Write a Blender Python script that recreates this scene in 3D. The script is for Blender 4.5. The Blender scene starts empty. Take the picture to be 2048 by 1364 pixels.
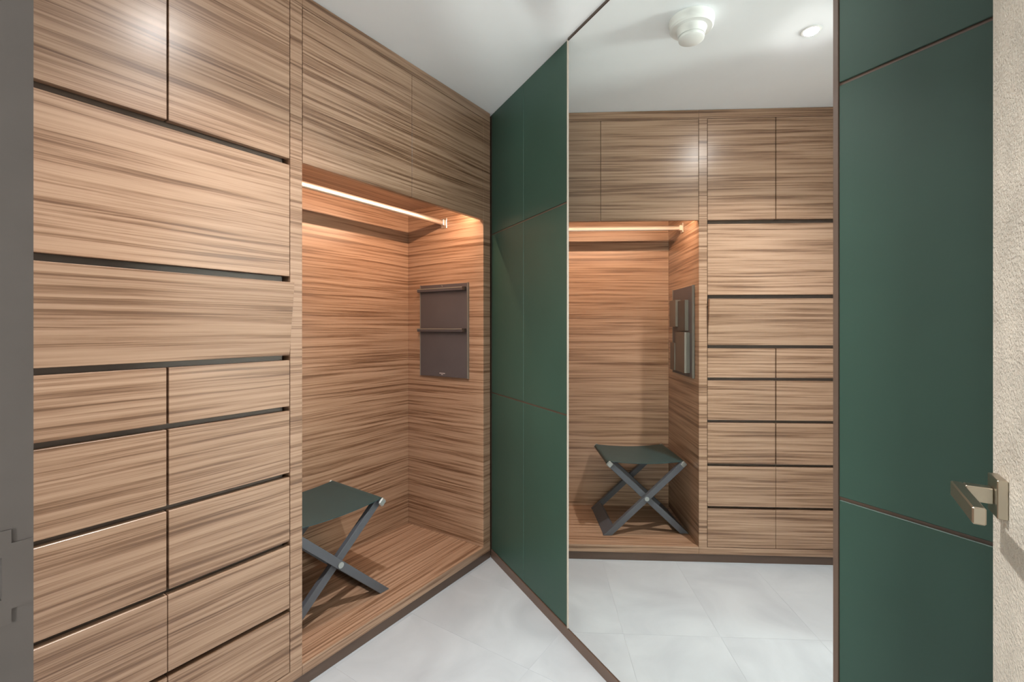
import bpy, bmesh, math, random
from mathutils import Vector, Matrix

random.seed(4)
D = bpy.data
SC = bpy.context.scene
COL = SC.collection
R = math.radians

# ------------------------------------------------------------------ camera
cd = D.cameras.new('camera')
cd.sensor_width = 36.0
cd.lens = 933.25 / 2048 * 36.0
cd.shift_y = -27.06 / 2048
cd.clip_start = 0.01
cam = D.objects.new('camera', cd)
COL.objects.link(cam)
cam.location = (-2.0588, -1.5107, 1.2554)
cam.rotation_euler = (R(90), 0, R(33.75 - 90))
SC.camera = cam

# ------------------------------------------------------------------ view, world
SC.view_settings.view_transform = 'Standard'
SC.view_settings.look = 'None'
SC.view_settings.gamma = 1.0
SC.view_settings.use_curve_mapping = False
SC.view_settings.exposure = -0.32
SC.cycles.max_bounces = 10
SC.cycles.diffuse_bounces = 6
SC.cycles.glossy_bounces = 6
SC.cycles.sample_clamp_indirect = 6.0
SC.cycles.blur_glossy = 0.3
w = D.worlds.new('daylight')
SC.world = w
w.use_nodes = True
w.node_tree.nodes['Background'].inputs[0].default_value = (0.80, 0.88, 1.0, 1)
w.node_tree.nodes['Background'].inputs[1].default_value = 1.0

P_WINDOW = 260.0       # daylight through the window of the room behind the camera
P_SPOT = 22.5         # recessed downlight of the dressing room
P_LED = 11.0           # strip in the hanging niche

def area(name, loc, rot, sx, sy, power, color, shape='RECTANGLE'):
    l = D.lights.new(name, 'AREA')
    l.shape = shape
    l.size = sx
    if shape in ('RECTANGLE', 'ELLIPSE'):
        l.size_y = sy
    l.energy = power
    l.color = color
    o = D.objects.new(name, l)
    COL.objects.link(o)
    o.location = loc
    o.rotation_euler = rot
    return o

# daylight entering the room behind through its window (just outside the glass)
area('window_next_room_offscreen', (-5.06, -2.15, 1.5), (0, R(-90), 0), 1.3, 0.55, P_WINDOW, (0.93, 1.0, 0.93))

# ------------------------------------------------------------------ dimensions
H = 2.42                        # ceiling
TL, TR, TM, TS, TE = 1.157, 1.1125, 1.514, 0.592, 0.0728   # wardrobe verticals (distance from corner)
TEND = 1.871                    # far edge of the drawer fronts
TOUT = 1.916                    # outer face of the wardrobe
XF = -1.936                     # inner face of the doorway wall
WT = 0.13                       # its thickness
YJ, YH = -0.85, -1.71           # door opening
ZD = 1.830
ZTOP = 2.372
ZNF, ZNC, YB = 0.081, 1.955, 0.567
GA = R(60.44)                   # angle between wardrobe and green wall
GD = Vector((-math.cos(GA), -math.sin(GA), 0))     # along the green wall
GN = Vector((-math.sin(GA), math.cos(GA), 0))      # into the room

# ------------------------------------------------------------------ materials
def srgb(r, g, b):
    f = lambda c: (c / 255 / 12.92) if c / 255 <= 0.04045 else ((c / 255 + 0.055) / 1.055) ** 2.4
    return (f(r), f(g), f(b), 1)

def nodes(name):
    m = D.materials.new(name)
    m.use_nodes = True
    nt = m.node_tree
    b = nt.nodes['Principled BSDF']
    return m, nt, b

def N(nt, t, **kw):
    n = nt.nodes.new(t)
    for k, v in kw.items():
        setattr(n, k, v)
    return n

def math_node(nt, op, a, b=None):
    n = N(nt, 'ShaderNodeMath', operation=op)
    for i, v in enumerate((a, b)):
        if v is None:
            continue
        if isinstance(v, (int, float)):
            n.inputs[i].default_value = v
        else:
            nt.links.new(v, n.inputs[i])
    return n.outputs[0]

def plain(name, col, rough=0.5, metal=0.0, noise=0.06, nscale=9.0, bump=0.0, bscale=60.0, spec=0.5):
    m, nt, b = nodes(name)
    tc = N(nt, 'ShaderNodeNewGeometry')
    nz = N(nt, 'ShaderNodeTexNoise')
    nz.inputs['Scale'].default_value = nscale
    nz.inputs['Detail'].default_value = 4
    nt.links.new(tc.outputs['Position'], nz.inputs['Vector'])
    rp = N(nt, 'ShaderNodeValToRGB')
    rp.color_ramp.elements[0].position = 0.3
    rp.color_ramp.elements[1].position = 0.7
    rp.color_ramp.elements[0].color = tuple(c * (1 - noise) for c in col[:3]) + (1,)
    rp.color_ramp.elements[1].color = tuple(min(1, c * (1 + noise)) for c in col[:3]) + (1,)
    nt.links.new(nz.outputs['Fac'], rp.inputs['Fac'])
    nt.links.new(rp.outputs['Color'], b.inputs['Base Color'])
    b.inputs['Roughness'].default_value = rough
    b.inputs['Metallic'].default_value = metal
    b.inputs['Specular IOR Level'].default_value = spec
    if bump:
        n2 = N(nt, 'ShaderNodeTexNoise')
        n2.inputs['Scale'].default_value = bscale
        n2.inputs['Detail'].default_value = 3
        nt.links.new(tc.outputs['Position'], n2.inputs['Vector'])
        bp = N(nt, 'ShaderNodeBump')
        bp.inputs['Strength'].default_value = bump
        bp.inputs['Distance'].default_value = 0.002
        nt.links.new(n2.outputs['Fac'], bp.inputs['Height'])
        nt.links.new(bp.outputs['Normal'], b.inputs['Normal'])
    return m

def wood(name, lying=False, tint=(1.02, 0.93, 0.865), rough=0.31, off=0.0):
    """striped veneer: grain runs along the length, stripes stack up the height (or the depth when lying)"""
    m, nt, b = nodes(name)
    L = nt.links.new
    geo = N(nt, 'ShaderNodeNewGeometry')
    sep = N(nt, 'ShaderNodeSeparateXYZ')
    L(geo.outputs['Position'], sep.inputs[0])
    X, Y, Z = sep.outputs
    if lying:
        u, v = X, Y
    else:
        u, v = math_node(nt, 'ADD', X, Y), math_node(nt, 'ADD', Z, off)
    def noise(us, vs, detail, off, scale=1.0, rough_=0.55):
        c = N(nt, 'ShaderNodeCombineXYZ')
        L(math_node(nt, 'MULTIPLY', u, us), c.inputs[0])
        L(math_node(nt, 'MULTIPLY', vw, vs), c.inputs[1])
        c.inputs[2].default_value = off
        n = N(nt, 'ShaderNodeTexNoise')
        n.inputs['Scale'].default_value = scale
        n.inputs['Detail'].default_value = detail
        n.inputs['Roughness'].default_value = rough_
        L(c.outputs[0], n.inputs['Vector'])
        return n.outputs['Fac']
    vw = v
    warp = noise(0.9, 5.0, 2, 7.3)
    vw = math_node(nt, 'ADD', v, math_node(nt, 'MULTIPLY', math_node(nt, 'SUBTRACT', warp, 0.5), 0.022))
    warp2 = noise(4.5, 14.0, 2, 2.1)
    vw = math_node(nt, 'ADD', vw, math_node(nt, 'MULTIPLY', math_node(nt, 'SUBTRACT', warp2, 0.5), 0.005))
    broad = noise(0.6, 18.0, 2, 0.0)
    band = noise(1.7, 80.0, 1.5, 3.7)
    line = noise(2.4, 255.0, 2, 11.0)
    fibre = noise(22.0, 700.0, 2, 5.0)
    s = math_node(nt, 'MULTIPLY', broad, 0.10)
    s = math_node(nt, 'ADD', s, math_node(nt, 'MULTIPLY', band, 0.50))
    s = math_node(nt, 'ADD', s, math_node(nt, 'MULTIPLY', line, 0.32))
    s = math_node(nt, 'ADD', s, math_node(nt, 'MULTIPLY', fibre, 0.08))
    rp = N(nt, 'ShaderNodeValToRGB')
    cr = rp.color_ramp
    cols = [(0.37, (0.135, 0.077, 0.046)), (0.43, (0.205, 0.125, 0.079)), (0.48, (0.292, 0.193, 0.131)),
            (0.54, (0.355, 0.246, 0.174)), (0.65, (0.420, 0.302, 0.220))]
    while len(cr.elements) < len(cols):
        cr.elements.new(0.5)
    for e, (p, c) in zip(cr.elements, cols):
        e.position = p
        e.color = (c[0] * tint[0], c[1] * tint[1], c[2] * tint[2], 1)
    L(s, rp.inputs['Fac'])
    L(rp.outputs['Color'], b.inputs['Base Color'])
    b.inputs['Roughness'].default_value = rough
    b.inputs['Specular IOR Level'].default_value = 0.6
    bp = N(nt, 'ShaderNodeBump')
    bp.inputs['Strength'].default_value = 0.12
    bp.inputs['Distance'].default_value = 0.0006
    L(line, bp.inputs['Height'])
    L(bp.outputs['Normal'], b.inputs['Normal'])
    return m

def marble(name):
    m, nt, b = nodes(name)
    L = nt.links.new
    geo = N(nt, 'ShaderNodeNewGeometry')
    oi = N(nt, 'ShaderNodeObjectInfo')
    add = N(nt, 'ShaderNodeVectorMath', operation='ADD')
    comb = N(nt, 'ShaderNodeCombineXYZ')
    L(math_node(nt, 'MULTIPLY', oi.outputs['Random'], 9.0), comb.inputs[2])
    L(geo.outputs['Position'], add.inputs[0])
    L(comb.outputs[0], add.inputs[1])
    n1 = N(nt, 'ShaderNodeTexNoise')
    n1.inputs['Scale'].default_value = 3.2
    n1.inputs['Detail'].default_value = 6
    n1.inputs['Distortion'].default_value = 1.2
    L(add.outputs[0], n1.inputs['Vector'])
    rp = N(nt, 'ShaderNodeValToRGB')
    e = rp.color_ramp.elements
    e[0].position, e[0].color = 0.30, (0.345, 0.370, 0.400, 1)
    e[1].position, e[1].color = 0.66, (0.410, 0.440, 0.472, 1)
    L(n1.outputs['Fac'], rp.inputs['Fac'])
    L(rp.outputs['Color'], b.inputs['Base Color'])
    b.inputs['Roughness'].default_value = 0.42
    b.inputs['Specular IOR Level'].default_value = 0.35
    return m

def hammered(name, col):
    """beige wall covering with a pebbled relief"""
    m, nt, b = nodes(name)
    L = nt.links.new
    geo = N(nt, 'ShaderNodeNewGeometry')
    n1 = N(nt, 'ShaderNodeTexNoise')
    n1.inputs['Scale'].default_value = 170.0
    n1.inputs['Detail'].default_value = 3
    n1.inputs['Roughness'].default_value = 0.6
    L(geo.outputs['Position'], n1.inputs['Vector'])
    n2 = N(nt, 'ShaderNodeTexNoise')
    n2.inputs['Scale'].default_value = 14.0
    n2.inputs['Detail'].default_value = 3
    L(geo.outputs['Position'], n2.inputs['Vector'])
    rp = N(nt, 'ShaderNodeValToRGB')
    e = rp.color_ramp.elements
    e[0].position, e[0].color = 0.3, tuple(c * 0.86 for c in col[:3]) + (1,)
    e[1].position, e[1].color = 0.7, tuple(min(1, c * 1.08) for c in col[:3]) + (1,)
    L(n2.outputs['Fac'], rp.inputs['Fac'])
    L(rp.outputs['Color'], b.inputs['Base Color'])
    bp = N(nt, 'ShaderNodeBump')
    bp.inputs['Strength'].default_value = 1.0
    bp.inputs['Distance'].default_value = 0.006
    L(n1.outputs['Fac'], bp.inputs['Height'])
    L(bp.outputs['Normal'], b.inputs['Normal'])
    b.inputs['Roughness'].default_value = 0.45
    return m

def emitter(name, col, strength):
    m, nt, b = nodes(name)
    b.inputs['Base Color'].default_value = (0.9, 0.9, 0.9, 1)
    b.inputs['Emission Color'].default_value = col
    b.inputs['Emission Strength'].default_value = strength
    return m

M = {}
M['wood'] = wood('striped_walnut_veneer')
M['wood_frame'] = wood('striped_walnut_veneer_frame', off=0.377)
M['wood_lying'] = wood('striped_walnut_veneer_lying', lying=True)
M['carcass'] = plain('dark_bronze_carcass', srgb(70, 60, 54), 0.5)
M['pull'] = plain('bronze_finger_pull', srgb(98, 84, 75), 0.40, 0.0)
M['plinth'] = plain('brown_plinth_laminate', srgb(86, 68, 58), 0.42)
M['edge'] = plain('brown_metal_edge', srgb(86, 68, 58), 0.42)
M['frame_light'] = plain('light_bronze_mirror_edge', srgb(158, 146, 136), 0.35)
M['skirt'] = plain('dark_brown_skirting', srgb(86, 68, 58), 0.42)
M['trim_brown'] = plain('brown_mirror_trim', srgb(86, 68, 58), 0.42)
M['green'] = plain('green_leather_panel', srgb(44, 67, 58), 0.46, noise=0.10, nscale=2.2, bump=0.05, bscale=220, spec=0.36)
M['seat'] = plain('green_saddle_leather', srgb(41, 65, 67), 0.38, noise=0.06, nscale=12, bump=0.10, bscale=500)
M['steel'] = plain('graphite_stool_frame', srgb(80, 82, 88), 0.42, 0.0, noise=0.03)
M['cap'] = plain('brushed_steel_cap', srgb(168, 172, 170), 0.35, 0.6, noise=0.03)
M['alu'] = plain('satin_aluminium_rod', srgb(225, 220, 212), 0.28, 0.9, noise=0.02)
M['board'] = plain('taupe_leather_board', srgb(80, 75, 78), 0.48, noise=0.05, bump=0.06, bscale=400)
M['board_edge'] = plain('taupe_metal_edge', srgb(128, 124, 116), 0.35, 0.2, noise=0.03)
M['pocket'] = plain('taupe_pocket_leather', srgb(92, 82, 74), 0.42, noise=0.05)
M['pocket_dark'] = plain('dark_pocket_face', srgb(48, 42, 38), 0.30, noise=0.05)
M['strip'] = plain('painted_lit_pocket_side', srgb(128, 124, 116), 0.35, 0.2, noise=0.03)  # lighter tone imitating light on the room-facing pocket sides
M['print'] = plain('pale_foil_print', srgb(190, 180, 178), 0.4, noise=0.02)
M['ceil'] = plain('white_ceiling_paint', (0.92, 0.945, 0.98, 1), 0.7, noise=0.01)
M['paint'] = plain('warm_white_wall_paint', (0.74, 0.72, 0.69, 1), 0.7, noise=0.02)
M['plastic'] = plain('white_detector_plastic', (0.84, 0.84, 0.83, 1), 0.4, noise=0.01)
M['marble'] = marble('pale_grey_marble_tile')
M['grout'] = plain('pale_grout', (0.365, 0.39, 0.415, 1), 0.7)
M['jamb'] = plain('taupe_door_frame_paint', srgb(80, 72, 70), 0.36, noise=0.05, nscale=20)
M['strike'] = plain('taupe_strike_plate', srgb(86, 78, 76), 0.34, 0.2, noise=0.05)
M['door'] = hammered('beige_pebbled_door_covering', srgb(226, 218, 205))
M['nickel'] = plain('satin_nickel', srgb(182, 172, 156), 0.32, 1.0, noise=0.03)
M['lens'] = emitter('downlight_lens_glow', (1.0, 0.97, 0.94, 1), 750.0)
M['ledm'] = emitter('led_diode_glow', (1.0, 0.82, 0.62, 1), 30.0)

m, nt, b = nodes('silvered_mirror_glass')
b.inputs['Base Color'].default_value = (0.90, 0.915, 0.90, 1)
b.inputs['Metallic'].default_value = 1.0
b.inputs['Roughness'].default_value = 0.0
M['mirror'] = m
m, nt, b = nodes('window_glass')
b.inputs['Transmission Weight'].default_value = 1.0
b.inputs['Roughness'].default_value = 0.0
b.inputs['IOR'].default_value = 1.05
M['glass'] = m

# ------------------------------------------------------------------ mesh helpers
def link_mesh(name, bm, mat, parent=None, smooth=False):
    me = D.meshes.new(name)
    bm.normal_update()
    bm.to_mesh(me)
    bm.free()
    me.materials.append(mat)
    if smooth:
        for p in me.polygons:
            p.use_smooth = True
    o = D.objects.new(name, me)
    COL.objects.link(o)
    if parent is not None:
        o.parent = parent
        if parent.type == 'EMPTY' or True:
            o.matrix_parent_inverse = parent_world(parent).inverted()
    return o

def parent_world(o):
    mt = Matrix.LocRotScale(o.location, o.rotation_euler, o.scale)
    if o.parent is not None:
        return parent_world(o.parent) @ o.matrix_parent_inverse @ mt
    return mt

def add_box(bm, x0, x1, y0, y1, z0, z1, bev=0.0, xf=None):
    vs = [bm.verts.new((x, y, z)) for x in (x0, x1) for y in (y0, y1) for z in (z0, z1)]
    idx = ((0, 1, 3, 2), (4, 6, 7, 5), (0, 4, 5, 1), (2, 3, 7, 6), (0, 2, 6, 4), (1, 5, 7, 3))
    fs = [bm.faces.new([vs[i] for i in q]) for q in idx]
    geom = vs
    if bev > 0:
        es = list({e for f in fs for e in f.edges})
        r = bmesh.ops.bevel(bm, geom=es, offset=bev, segments=1, affect='EDGES', profile=0.5)
        geom = list({v for f in r['faces'] for v in f.verts} | {v for v in vs if v.is_valid})
        geom = [v for v in geom if v.is_valid]
    if xf is not None:
        bmesh.ops.transform(bm, matrix=xf, verts=geom)
    return geom

def box(name, x0, x1, y0, y1, z0, z1, mat, parent=None, bev=0.0, xf=None):
    bm = bmesh.new()
    add_box(bm, x0, x1, y0, y1, z0, z1, bev, xf)
    bmesh.ops.recalc_face_normals(bm, faces=bm.faces)
    return link_mesh(name, bm, mat, parent)

def boxes(name, lst, mat, parent=None, bev=0.0):
    bm = bmesh.new()
    for b_ in lst:
        add_box(bm, *b_, bev)
    bmesh.ops.recalc_face_normals(bm, faces=bm.faces)
    return link_mesh(name, bm, mat, parent)

def lathe(name, prof, loc, mat, parent=None, seg=48, axis='Z', smooth=True):
    """prof: (radius, height) pairs"""
    bm = bmesh.new()
    rings = []
    for r_, h_ in prof:
        if r_ < 1e-6:
            rings.append([bm.verts.new((0, 0, h_))])
        else:
            rings.append([bm.verts.new((r_ * math.cos(2 * math.pi * k / seg), r_ * math.sin(2 * math.pi * k / seg), h_)) for k in range(seg)])
    for a, c in zip(rings, rings[1:]):
        for k in range(seg):
            k2 = (k + 1) % seg
            if len(a) == 1 and len(c) == 1:
                continue
            if len(a) == 1:
                bm.faces.new((a[0], c[k], c[k2]))
            elif len(c) == 1:
                bm.faces.new((a[k], a[k2], c[0]))
            else:
                bm.faces.new((a[k], a[k2], c[k2], c[k]))
    bmesh.ops.recalc_face_normals(bm, faces=bm.faces)
    rot = {'Z': Matrix(), 'Y': Matrix.Rotation(R(90), 4, 'X'), 'X': Matrix.Rotation(R(90), 4, 'Y')}[axis]
    bmesh.ops.transform(bm, matrix=Matrix.Translation(loc) @ rot, verts=bm.verts)
    o = link_mesh(name, bm, mat, parent)
    if smooth:
        for p in o.data.polygons:
            p.use_smooth = True
        try:
            o.data.set_sharp_from_angle(angle=R(35))
        except Exception:
            pass
    return o

def thing(name, label, cat, loc, group=None, kind=None, rotz=0.0):
    o = D.objects.new(name, None)
    o.empty_display_size = 0.1
    COL.objects.link(o)
    o.location = loc
    o.rotation_euler = (0, 0, rotz)
    if label:
        o['label'] = label
        o['category'] = cat
    if group:
        o['group'] = group
    if kind:
        o['kind'] = kind
    return o

def struct(o, label=None, cat=None):
    o['kind'] = 'structure'
    if label:
        o['label'] = label
        o['category'] = cat
    return o

# frame of the green wall: local x along the wall from the corner, y into the room, z up
GW = Matrix(((GD.x, GN.x, 0, 0), (GD.y, GN.y, 0, 0), (0, 0, 1, 0), (0, 0, 0, 1)))

# ------------------------------------------------------------------ the shell
YS = -1.80                                    # wall behind the open door
SEND = -YS / math.sin(GA)                     # where the green wall meets it
XE = -math.cos(GA) * SEND
# floor slab (grout bed) with marble tiles laid on it
fl = struct(box('floor', -5.2, 0.35, -4.2, 1.6, -0.10, -0.0006, M['grout']), 'pale grey marble tiled floor of the dressing room', 'floor')
xs = [0.18 - 0.39 * k for k in range(0, 15)]
ys = [1.19, 0.59, -0.01, -0.61, -1.21, -1.81, -2.41, -3.01, -3.61]
tile_mesh = None
for i in range(len(xs) - 1):
    for j in range(len(ys) - 1):
        x1, x0 = xs[i] , xs[i + 1]
        y1, y0 = ys[j], ys[j + 1]
        if j < 1 and x0 > -2.0:
            continue
        if y1 < -1.9 and x0 > -1.6:
            continue
        if tile_mesh is None:
            bm = bmesh.new()
            add_box(bm, -0.195 + 0.0004, 0.195 - 0.0004, -0.3 + 0.0004, 0.3 - 0.0004, -0.0005, 0.0, 0.0002)
            bmesh.ops.recalc_face_normals(bm, faces=bm.faces)
            t = link_mesh('tile', bm, M['marble'])
            tile_mesh = t.data
        else:
            t = D.objects.new('tile', tile_mesh)
            COL.objects.link(t)
        t.location = ((x0 + x1) / 2, (y0 + y1) / 2, 0.0)
        t.parent = fl
struct(box('ceiling', -5.2, 0.35, -4.2, 1.6, H, H + 0.1, M['ceil']), 'smooth white painted ceiling', 'ceiling')
# wall behind the wardrobe, behind the door, doorway wall, the room behind the camera
struct(box('wall_left', -2.06, 0.35, 0.625, 0.74, 0, H, M['paint']), 'white wall behind the fitted wardrobe', 'wall')
struct(box('wall_side', -1.936, XE + 0.02, YS - 0.12, YS, 0, H, M['paint']), 'white wall behind the open beige door', 'wall')
wf = boxes('wall_front', [(XF - WT, XF, YJ + 0.03, 1.6, 0, H), (XF - WT, XF, -4.2, YH - 0.03, 0, H),
                          (XF - WT, XF, YH - 0.03, YJ + 0.03, 2.36, H)], M['paint'])
struct(wf, 'white wall around the doorway', 'wall')
bk = boxes('wall_back', [(-5.1, -5.0, -4.2, -2.45, 0, H), (-5.1, -5.0, -1.85, 1.6, 0, H),
                         (-5.1, -5.0, -2.45, -1.85, 0, 0.8), (-5.1, -5.0, -2.45, -1.85, 2.2, H)], M['paint'])
struct(bk, 'white wall with a narrow window across the next room', 'wall')
struct(box('wall_near', -5.1, XF - WT, -4.3, -4.2, 0, H, M['paint']), 'white side wall of the next room', 'wall')
struct(box('wall_end', -5.1, XF - WT, 1.6, 1.7, 0, H, M['paint']), 'white end wall of the next room', 'wall')
wn = thing('window_1', 'narrow window in the wall of the next room', 'window', (-5.05, -2.15, 0.8), kind='structure')
boxes('window_frame', [(-5.08, -5.02, -2.45, -2.41, 0.8, 2.2), (-5.08, -5.02, -1.89, -1.85, 0.8, 2.2),
                       (-5.08, -5.02, -2.41, -1.89, 0.8, 0.84), (-5.08, -5.02, -2.41, -1.89, 2.16, 2.2)], M['jamb'], wn, 0.002)

# ------------------------------------------------------------------ green wall
gw = struct(box('wall_right', -0.70, SEND + 0.04, -0.14, -0.0045, 0, H, M['edge'], xf=GW), 'wall clad in dark green leather panels', 'wall')
rows = [(0.047, 0.8965), (0.9035, 1.7585), (1.7655, H - 0.004)]
for (s0, s1) in ((0.004, 0.3700), (0.3722, 0.7462), (1.7672, SEND - 0.002)):
    for (z0, z1) in rows:
        box('panel', s0, s1, -0.0044, 0.0, z0, z1, M['green'], gw, 0.0012, GW)
bs = box('baseboard_right', 0.0, SEND, -0.0044, 0.004, 0.0, 0.043, M['skirt'], None, 0.0012, GW)
struct(bs, 'low brown skirting strip below the green panels and mirror', 'skirting')

mr = thing('wall_mirror', 'tall frameless wall mirror between green leather panels', 'mirror', tuple(GD * 1.255))
box('glass', 0.7535, 1.7565, -0.0044, 0.0, 0.046, H - 0.010, M['mirror'], mr, 0.0, GW)
box('edge_trim', 0.7472, 0.7532, -0.0044, 0.003, 0.0435, H - 0.003, M['frame_light'], mr, 0.0006, GW)['label'] = 'pale metal edge trim'
box('edge_trim', 1.7568, 1.7668, -0.0044, 0.003, 0.0435, H - 0.003, M['trim_brown'], mr, 0.0006, GW)['label'] = 'brown edge trim'
box('top_trim', 0.7534, 1.7566, -0.0044, 0.003, H - 0.010, H - 0.001, M['carcass'], mr, 0.0006, GW)['label'] = 'thin dark top trim'

# ------------------------------------------------------------------ wardrobe: drawer cabinet
FT = 0.022
G = 0.0013
plin = struct(box('baseboard_left', -TOUT, -0.005, 0.004, 0.05, 0.0, 0.0425, M['plinth']), 'brown recessed plinth strip under the walnut wardrobe', 'plinth')

cab = thing('drawer_cabinet', 'tall striped walnut cabinet with stacked drawers, a tilted flap and upper doors', 'cabinet', (-1.514, 0.3, 0.0))
box('side_panel', -TL, -TR - 0.0006, 0, 0.62, 0.0805, ZTOP - 0.0005, M['wood_frame'], cab, 0.0008)
box('side_panel', -TOUT, -TEND - 0.0006, 0, 0.62, 0.0805, ZTOP - 0.0005, M['wood_frame'], cab, 0.0008)
box('top_rail', -TOUT, -TR - 0.0006, 0, 0.62, ZTOP, H - 0.001, M['wood_frame'], cab, 0.0008)
box('base_panel', -TOUT, -TR - 0.0006, 0, 0.62, 0.043, 0.080, M['wood'], cab, 0.0008)
box('carcass', -TEND + 0.0006, -TL - 0.0006, 0.046, 0.60, 0.081, ZTOP - 0.001, M['carcass'], cab)

def front(name, x0, x1, z0, z1, parent, tilt=0.0):
    bm = bmesh.new()
    add_box(bm, x0, x1, 0.0, FT, z0, z1, 0.0010)
    if tilt:
        bmesh.ops.transform(bm, matrix=Matrix.Translation((0, 0, z0)) @ Matrix.Rotation(tilt, 4, 'X') @ Matrix.Translation((0, 0, -z0)), verts=bm.verts)
    bmesh.ops.recalc_face_normals(bm, faces=bm.faces)
    return link_mesh(name, bm, M['wood'], parent)

def pull(z0, z1):
    """recessed channel that serves as a finger pull, stopping just short of the stiles"""
    o = boxes('finger_pull', [(-TEND + 0.012, -TL - 0.012, 0.029, 0.0455, z0 - 0.012, z1 + 0.012),
                              (-TEND + 0.012, -TL - 0.012, 0.0235, 0.029, z0 - 0.012, z0 - 0.009)], M['pull'], cab, 0.0008)
    return o

# upper doors
front('door', -TEND + G, -TM - 0.0022, ZD, ZTOP - 0.0022, cab)
front('door', -TM + 0.0022, -TL - 0.0022, ZD, ZTOP - 0.0022, cab)
pull(1.808, ZD)
front('flap_door', -TEND + G, -TL - 0.0022, 1.429, 1.808, cab)
pull(1.408, 1.429)
fpn = front('tilted_flap', -TEND + G, -TL - 0.0022, 1.161, 1.408, cab, tilt=R(7.0))
fpn['label'] = 'wide walnut flap tipped slightly open at its top'
pull(1.144, 1.161)
zs = [(0.988, 1.144), (0.762, 0.972), (0.529, 0.746), (0.301, 0.513), (0.0825, 0.287)]
for k, (z0, z1) in enumerate(zs):
    g = 0.0028 if k < 3 else 0.0009
    front('drawer', -TEND + G, -TM - g, z0, z1, cab)
    front('drawer', -TM + g, -TL - 0.0022, z0, z1, cab)
    if k:
        pull(z1, zs[k - 1][0])
# inside of the tipped flap: its two side cheeks and a small brass stay
cheek = boxes('flap_cheek', [(-TL - 0.016, -TL - 0.006, 0.003, 0.045, 1.18, 1.385)], M['carcass'], cab)
stay = boxes('flap_stay', [(-TL - 0.0058, -TL - 0.003, -0.004, 0.040, 1.372, 1.384)], M['nickel'], cab, 0.0008)

# ------------------------------------------------------------------ wardrobe: hanging niche
ni = thing('wardrobe_niche', 'open walnut hanging niche with two doors above, lit from its top', 'wardrobe', (-0.55, 0.3, 0.0))
box('side_panel', -TE, -0.012, 0, 0.62, 0.0815, ZTOP - 0.0005, M['wood'], ni, 0.0008)
box('scribe_strip', -0.0115, -0.002, 0.008, 0.05, 0.045, H - 0.002, M['wood_frame'], ni, 0.0005)
box('back_panel', -TR, -TE - 0.0005, YB, YB + 0.018, ZNF, ZNC + 0.3, M['wood'], ni)
bp_ = box('base_panel', -TR, -0.012, 0.0035, 0.62, 0.043, ZNF, M['wood_lying'], ni)
box('edge_band', -TR, -0.012, 0, 0.0034, 0.043, ZNF, M['wood'], bp_, 0.0004)
box('ceiling_panel', -TR, -TE - 0.0005, 0.040, YB - 0.0005, ZNC, ZNC + 0.018, M['wood_lying'], ni)
box('top_rail', -TR, -0.012, 0, 0.62, ZTOP, H - 0.001, M['wood_frame'], ni, 0.0008)
front('door', -TR + 0.0015, -TS - 0.0009, ZD, ZTOP - 0.0022, ni)
front('door', -TS + 0.0009, -TE - 0.0015, ZD, ZTOP - 0.0022, ni)
box('door_rail', -TR + 0.0005, -TE - 0.001, 0.0235, 0.0395, ZD + 0.030, ZNC + 0.05, M['wood'], ni)
box('upper_carcass', -TR + 0.0005, -TE - 0.001, 0.045, 0.56, ZNC + 0.019, ZTOP - 0.001, M['carcass'], ni)
# LED profile fixed behind the door rail, throwing its light back and down
YL, ZL = 0.058, 1.888
lp = box('led_profile', -TR + 0.02, -TE - 0.02, 0.040, YL - 0.004, ZL + 0.001, ZL + 0.016, M['alu'], ni, 0.0006)
nd = 17
dm = None
for k in range(nd):
    x = -TR + 0.045 + (TR - TE - 0.09) * k / (nd - 1)
    d_ = box('diode', x - 0.004, x + 0.004, YL - 0.010, YL - 0.002, ZL - 0.001, ZL + 0.0008, M['ledm'], lp)
la = area('led_strip_light', (-(TR + TE) / 2, YL, ZL - 0.002), (R(38), 0, 0), TR - TE - 0.06, 0.008, P_LED, (1.0, 0.63, 0.41))
la.parent = ni
la.matrix_parent_inverse = parent_world(ni).inverted()

# ------------------------------------------------------------------ hanging rail
hr = thing('hanging_rail', 'bright aluminium hanging rail across the top of the niche', 'clothes rail', (-0.593, 0.275, 1.80))
bm = bmesh.new()
pr = []
for k in range(28):
    a = 2 * math.pi * k / 28
    cx, cz = math.cos(a), math.sin(a)
    pr.append((0.0085 * math.copysign(abs(cx) ** 0.7, cx), 0.0140 * math.copysign(abs(cz) ** 0.7, cz)))
for x in (-TR + 0.012, -TE - 0.012):
    for (py, pz) in pr:
        bm.verts.new((x, 0.275 + py, 1.846 + pz))
bm.verts.ensure_lookup_table()
for k in range(28):
    k2 = (k + 1) % 28
    bm.faces.new((bm.verts[k], bm.verts[k2], bm.verts[28 + k2], bm.verts[28 + k]))
bm.faces.new([bm.verts[k] for k in range(28)])
bm.faces.new([bm.verts[28 + k] for k in range(28)])
bmesh.ops.recalc_face_normals(bm, faces=bm.faces)
ro = link_mesh('rod', bm, M['alu'], hr, True)
ro.data.set_sharp_from_angle(angle=R(40))
for (xa, xb, xc) in ((-TR + 0.0006, -TR + 0.006, -TR + 0.022), (-TE - 0.0061, -TE - 0.0011, -TE - 0.022)):
    bk_ = box('bracket', xa, xb, 0.255, 0.296, 1.817, 1.874, M['alu'], hr, 0.0012)
    x0, x1 = min(xb, xc, xa), max(xb, xc, xa)
    box('socket', x0 + (0.0055 if xc > xa else 0), x1 - (0.0055 if xc < xa else 0), 0.2645, 0.2855, 1.830, 1.862, M['alu'], bk_, 0.0015)

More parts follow.
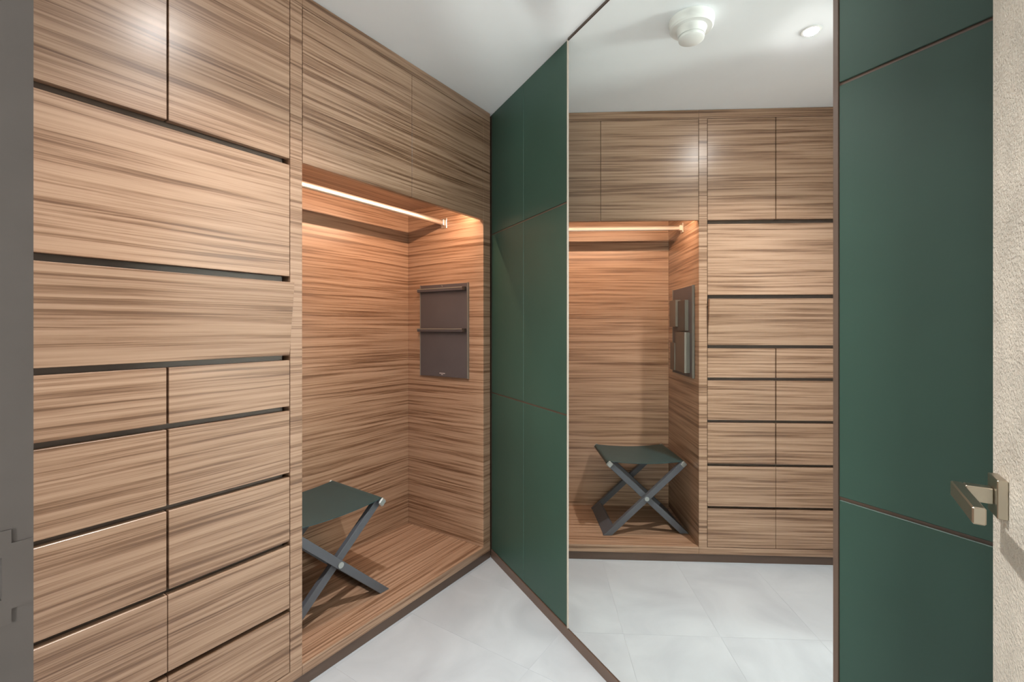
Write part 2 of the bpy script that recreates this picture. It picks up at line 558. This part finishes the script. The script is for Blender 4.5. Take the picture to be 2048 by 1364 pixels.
# ------------------------------------------------------------------ valet boards on the niche ends
vb = thing('valet_board', 'flat taupe leather valet board with two rails on niche wall', 'organizer', (-TE - 0.008, 0.276, 0.975))
xw = -TE - 0.0012
box('panel', xw - 0.011, xw, 0.101, 0.451, 0.977, 1.499, M['board'], vb, 0.0012)
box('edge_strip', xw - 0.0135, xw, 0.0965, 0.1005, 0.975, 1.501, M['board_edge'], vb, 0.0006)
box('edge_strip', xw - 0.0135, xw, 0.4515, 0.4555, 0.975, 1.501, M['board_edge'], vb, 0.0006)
for zc in (1.468, 1.240):
    rl = box('rail', xw - 0.031, xw - 0.0115, 0.112, 0.463, zc - 0.0095, zc + 0.0095, M['board'], vb, 0.003)
    box('end_cap', xw - 0.033, xw - 0.014, 0.1045, 0.1195, zc - 0.0105, zc + 0.0105, M['pocket_dark'], rl, 0.0015)
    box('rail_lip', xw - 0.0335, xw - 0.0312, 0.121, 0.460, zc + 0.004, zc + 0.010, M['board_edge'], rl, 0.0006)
bm = bmesh.new()
add_box(bm, xw - 0.013, xw - 0.0112, 0.279, 0.283, 1.484, 1.493, 0.0004)
add_box(bm, xw - 0.013, xw - 0.0112, 0.285, 0.288, 1.488, 1.495, 0.0004)
bmesh.ops.recalc_face_normals(bm, faces=bm.faces)
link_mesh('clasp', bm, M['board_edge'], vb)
lst = []
yy = 0.303
for wv in (0.004, 0.003, 0.005, 0.003, 0.002, 0.006, 0.004, 0.003):
    lst.append((xw - 0.0118, xw - 0.0108, yy - wv, yy, 0.9945, 0.9990))
    yy -= wv + 0.0016
yy = 0.290
for wv in (0.003, 0.004, 0.003):
    lst.append((xw - 0.0118, xw - 0.0108, yy - wv, yy, 0.9870, 0.9905))
    yy -= wv + 0.0014
boxes('lettering', lst, M['print'], vb)

vp = thing('valet_board', 'taupe leather valet board with stacked pocket trays beside the stool', 'organizer', (-TR + 0.008, 0.24, 0.975))
xw = -TR + 0.0012
box('panel', xw, xw + 0.011, 0.066, 0.426, 0.977, 1.487, M['board'], vp, 0.0012)
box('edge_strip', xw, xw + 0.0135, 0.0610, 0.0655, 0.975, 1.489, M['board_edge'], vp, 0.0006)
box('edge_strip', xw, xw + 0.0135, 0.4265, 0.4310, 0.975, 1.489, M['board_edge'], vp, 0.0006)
xs0 = xw + 0.0115
for (y0, y1, z0, z1, d, mt) in ((0.272, 0.395, 1.260, 1.420, 0.030, 'pocket'), (0.132, 0.262, 1.236, 1.412, 0.019, 'pocket_dark'),
                                (0.332, 0.415, 0.996, 1.162, 0.020, 'pocket'), (0.254, 0.329, 0.996, 1.229, 0.014, 'pocket'),
                                (0.108, 0.246, 1.000, 1.229, 0.029, 'pocket')):
    pk = box('pocket', xs0, xs0 + d, y0, y1, z0, z1, M['pocket'], vp, 0.0015)
    box('lit_side_strip', xs0, xs0 + d, y0 - 0.0012, y0 - 0.0002, z0 + 0.001, z1 - 0.001, M['strip'], pk)  # added strip: paints the lit look onto the pocket's room-facing side
    if mt == 'pocket_dark':
        box('tray_face', xs0 + d, xs0 + d + 0.001, y0 + 0.004, y1 - 0.002, z0 + 0.003, z1 - 0.003, M['pocket_dark'], pk)

# ------------------------------------------------------------------ folding stool
ST = Matrix.Translation((-0.857, 0.326, ZNF + 0.001)) @ Matrix.Rotation(R(-3.0), 4, 'Z')
st = thing('folding_stool', 'folding stool with green leather sling seat on crossed graphite legs', 'stool', (-0.857, 0.326, ZNF + 0.001))
HX, HZ, HY = 0.209, 0.402, 0.190        # half span of the legs, height of the top rails, half depth
LW, LT = 0.033, 0.024                   # leg width and thickness
ang = math.atan2(HZ - 0.004, 2 * HX)
def leg_bm(sx, y, length_extra=0.0):
    """flat bar from the foot at sx*HX up to -sx*HX; the foot is cut level with the floor"""
    bm = bmesh.new()
    dirv = Vector((-sx * 2 * HX, 0, HZ - 0.012)).normalized()
    nrm = Vector((dirv.z, 0, -dirv.x))
    foot = Vector((sx * HX, 0, 0.012))
    top = Vector((-sx * HX, 0, HZ))
    # cut by z = 0 at the bottom
    def at_z(p, z):
        t = (z - p.z) / dirv.z
        return p + dirv * t
    a = at_z(foot + nrm * LW / 2, 0.0)
    b_ = at_z(foot - nrm * LW / 2, 0.0)
    c = top - nrm * LW / 2
    d_ = top + nrm * LW / 2
    vs = []
    for yy in (y - LT / 2, y + LT / 2):
        for p in (a, b_, c, d_):
            vs.append(bm.verts.new((p.x, yy, p.z)))
    for q in ((0, 1, 2, 3), (7, 6, 5, 4), (0, 4, 5, 1), (1, 5, 6, 2), (2, 6, 7, 3), (3, 7, 4, 0)):
        bm.faces.new([vs[i] for i in q])
    bmesh.ops.recalc_face_normals(bm, faces=bm.faces)
    bmesh.ops.bevel(bm, geom=list(bm.edges), offset=0.0012, segments=1, affect='EDGES')
    bmesh.ops.transform(bm, matrix=ST, verts=bm.verts)
    return bm, foot, dirv, nrm
for sx, inset in ((1, 0.0), (-1, LT + 0.001)):
    for sy in (-1, 1):
        y = sy * (HY - inset)
        bm, foot, dirv, nrm = leg_bm(sx, y)
        link_mesh('leg', bm, M['steel'], st)
    # floor cross bar joining the two legs of this frame, same flat section
    bm = bmesh.new()
    L_ = HY - inset - LT / 2 - 0.0005
    f0 = foot - dirv * (foot.z / dirv.z) 
    p = [f0 + nrm * LW / 2 * 0.9 + dirv * 0.034, f0 - nrm * LW / 2 * 0.9 + dirv * 0.034]
    q0 = [Vector((v.x - dirv.x * (v.z - 0.001) / dirv.z, 0, 0.001)) for v in p]
    q1 = [v + dirv * 0.020 for v in p]
    vs = [bm.verts.new((v.x, yy, v.z)) for yy in (-L_, L_) for v in (q0[0], q0[1], q1[1], q1[0])]
    for q in ((0, 1, 2, 3), (7, 6, 5, 4), (0, 4, 5, 1), (1, 5, 6, 2), (2, 6, 7, 3), (3, 7, 4, 0)):
        bm.faces.new([vs[i] for i in q])
    bmesh.ops.recalc_face_normals(bm, faces=bm.faces)
    bmesh.ops.transform(bm, matrix=ST, verts=bm.verts)
    link_mesh('floor_bar', bm, M['steel'], st)
    # top rail with caps at both ends
    xr = -sx * HX
    bm = bmesh.new()
    add_box(bm, xr - 0.011, xr + 0.011, -HY - 0.004, HY + 0.004, HZ - 0.011, HZ + 0.011, 0.004)
    bmesh.ops.transform(bm, matrix=ST, verts=bm.verts)
    bmesh.ops.recalc_face_normals(bm, faces=bm.faces)
    tr = link_mesh('top_rail', bm, M['steel'], st)
    for sy in (-1, 1):
        bm = bmesh.new()
        add_box(bm, -0.0155, 0.0155, -0.005, 0.005, -0.0155, 0.0155, 0.0045)
        bmesh.ops.transform(bm, matrix=ST @ Matrix.Translation((xr, sy * (HY + 0.0095), HZ - 0.002)) @ Matrix.Rotation(sx * ang, 4, 'Y'), verts=bm.verts)
        bmesh.ops.recalc_face_normals(bm, faces=bm.faces)
        link_mesh('end_cap', bm, M['cap'], tr)['label'] = 'pale brushed metal end cap'
# pivots
zc = (0.012 + HZ) / 2
for sy in (-1, 1):
    bm = bmesh.new()
    bmesh.ops.create_cone(bm, cap_ends=True, segments=28, radius1=0.0125, radius2=0.0115, depth=0.006)
    bmesh.ops.transform(bm, matrix=ST @ Matrix.Translation((0, sy * (HY + LT / 2 + 0.002), zc)) @ Matrix.Rotation(R(90) * sy, 4, 'X'), verts=bm.verts)
    bmesh.ops.recalc_face_normals(bm, faces=bm.faces)
    link_mesh('pivot', bm, M['cap'], st)['label'] = 'pale round pivot pin'
# sling seat: leather wrapped over both rails, sagging a little between them
prof = []
for k in range(9):
    a = R(200 - 110 * k / 8)
    prof.append((-HX + 0.0155 * math.cos(a), HZ + 0.0155 * math.sin(a)))
nseg = 24
for k in range(1, nseg):
    t = k / nseg
    prof.append((-HX + 2 * HX * t, HZ + 0.0155 - 0.014 * math.sin(math.pi * t) ** 0.8))
for k in range(9):
    a = R(90 - 110 * k / 8)
    prof.append((HX + 0.0155 * math.cos(a), HZ + 0.0155 * math.sin(a)))
bm = bmesh.new()
ysl = [-HY - 0.002, -HY + 0.006] + [-HY + 0.006 + (2 * HY - 0.012) * k / 8 for k in range(1, 8)] + [HY - 0.006, HY + 0.002]
grid = [[bm.verts.new((x, yv, z)) for (x, z) in prof] for yv in ysl]
for a, c in zip(grid, grid[1:]):
    for k in range(len(prof) - 1):
        bm.faces.new((a[k], a[k + 1], c[k + 1], c[k]))
bmesh.ops.recalc_face_normals(bm, faces=bm.faces)
r = bmesh.ops.solidify(bm, geom=list(bm.faces), thickness=0.0035)
bmesh.ops.recalc_face_normals(bm, faces=bm.faces)
bmesh.ops.transform(bm, matrix=ST, verts=bm.verts)
so = link_mesh('seat', bm, M['seat'], st, True)
so.data.set_sharp_from_angle(angle=R(40))
so['label'] = 'green leather sling seat'

# ------------------------------------------------------------------ ceiling fixtures
sx_, sy_ = -0.830, -0.742
sd = thing('smoke_detector', 'round white smoke detector with stepped body on the ceiling', 'smoke detector', (sx_, sy_, H))
lathe('base', [(0, 0), (0.082, 0), (0.082, -0.010), (0.080, -0.014), (0.079, -0.030), (0.074, -0.036), (0.0, -0.036)], (sx_, sy_, H - 0.0005), M['plastic'], sd, 64)
nk = lathe('sensor_head', [(0.0, -0.0365), (0.056, -0.0365), (0.052, -0.042), (0.048, -0.062), (0.0, -0.062)], (sx_, sy_, H), M['plastic'], sd, 64)
lathe('gap_ring', [(0.0, -0.0622), (0.043, -0.0622), (0.043, -0.066), (0.0, -0.066)], (sx_, sy_, H), M['plastic'], sd, 48)
lathe('cap', [(0.0, -0.0662), (0.047, -0.0662), (0.046, -0.074), (0.038, -0.079), (0.0, -0.081)], (sx_, sy_, H), M['plastic'], sd, 48)
for r0 in (0.0795, 0.0793, 0.0791):
    k = [0.0795, 0.0793, 0.0791].index(r0)
    bm = bmesh.new()
    z = H - 0.017 - 0.005 * k
    vs = []
    for q in range(15):
        a = R(60 + 64 * q / 14 + 150)
        for (rr, zz) in ((r0 + 0.0008, z), (r0 + 0.0008, z - 0.0018)):
            vs.append(bm.verts.new((sx_ + rr * math.cos(a), sy_ + rr * math.sin(a), zz)))
        for (rr, zz) in ((r0 - 0.004, z - 0.0018), (r0 - 0.004, z)):
            vs.append(bm.verts.new((sx_ + rr * math.cos(a), sy_ + rr * math.sin(a), zz)))
    for q in range(14):
        for e in range(4):
            e2 = (e + 1) % 4
            bm.faces.new((vs[4 * q + e], vs[4 * q + e2], vs[4 * q + 4 + e2], vs[4 * q + 4 + e]))
    bmesh.ops.recalc_face_normals(bm, faces=bm.faces)
    link_mesh('vent', bm, M['plastic'], sd)

dx, dy = -1.320, -0.656
dl = thing('downlight', 'small round glowing recessed ceiling downlight', 'downlight', (dx, dy, H))
lathe('trim_ring', [(0.0265, -0.0003), (0.036, -0.0003), (0.036, -0.002), (0.033, -0.0035), (0.0265, -0.0035), (0.0265, -0.0003)], (dx, dy, H), M['plastic'], dl, 48)
lathe('lens', [(0.0, -0.0004), (0.026, -0.0004), (0.0255, -0.006), (0.020, -0.010), (0.0, -0.012)], (dx, dy, H), M['lens'], dl, 40)
for (nm, l_) in (('beam', area('downlight_beam_offscreen', (dx, dy, H - 0.0125), (0, 0, 0), 0.046, 0.046, P_SPOT, (1.0, 0.97, 0.94), 'DISK')),):
    l_.data.spread = R(114)
    l_.parent = dl
    l_.matrix_parent_inverse = parent_world(dl).inverted()
# ------------------------------------------------------------------ door frame and door
hx0, hx1, hz0, hz1 = XF - 0.045, XF - 0.0220, 0.992, 1.033
tf = boxes('trim_1', [(XF - WT, XF, YJ, YJ + 0.0295, 0, hz0), (XF - WT, XF, YJ, YJ + 0.0295, hz1, 2.33),
                      (XF - WT, hx0, YJ, YJ + 0.0295, hz0, hz1), (hx1, XF, YJ, YJ + 0.0295, hz0, hz1),
                      (hx0, hx1, YJ + 0.024, YJ + 0.0295, hz0, hz1),
                      (XF - WT, XF, YH - 0.0295, YH - 0.0005, 0, 2.33),
                      (XF - WT, XF, YH - 0.0295, YJ + 0.0295, 2.33, 2.36)], M['jamb'])
struct(tf, 'taupe painted door frame with a strike plate', 'door frame')
ya, yb = YJ - 0.0016, YJ - 0.0002
sp = boxes('strike_plate', [(XF - 0.070, hx0, ya, yb, 0.967, 1.0585), (hx0, hx1, ya, yb, 0.967, hz0), (hx0, hx1, ya, yb, hz1, 1.0585),
                            (hx1, XF - 0.0155, ya, yb, 0.967, 1.0585), (XF - 0.0155, XF - 0.0003, ya, yb, 0.981, 1.045)], M['strike'], tf)

LX = -1.120                                   # latch edge of the open door
YD = -1.712
dr = thing('door_1', 'open door clad in beige pebbled covering', 'door', (XF, YD - 0.02, 0), kind='structure')
box('leaf', XF + 0.004, LX, YD - 0.042, YD, 0.008, 2.32, M['door'], dr, 0.0015)
hx, hz = LX - 0.050, 1.028
hd = box('rosette', hx - 0.022, hx + 0.022, YD + 0.0002, YD + 0.0112, hz - 0.0255, hz + 0.0255, M['nickel'], dr, 0.0010)
bm = bmesh.new()
add_box(bm, hx - 0.0085, hx + 0.0085, YD + 0.0114, YD + 0.039, hz - 0.0105, hz + 0.0105, 0.0012)
add_box(bm, hx - 0.110, hx + 0.0085, YD + 0.0392, YD + 0.0520, hz - 0.0105, hz + 0.0105, 0.0016)
bmesh.ops.recalc_face_normals(bm, faces=bm.faces)
lv = link_mesh('lever', bm, M['nickel'], dr)
lv['label'] = 'satin nickel lever handle'
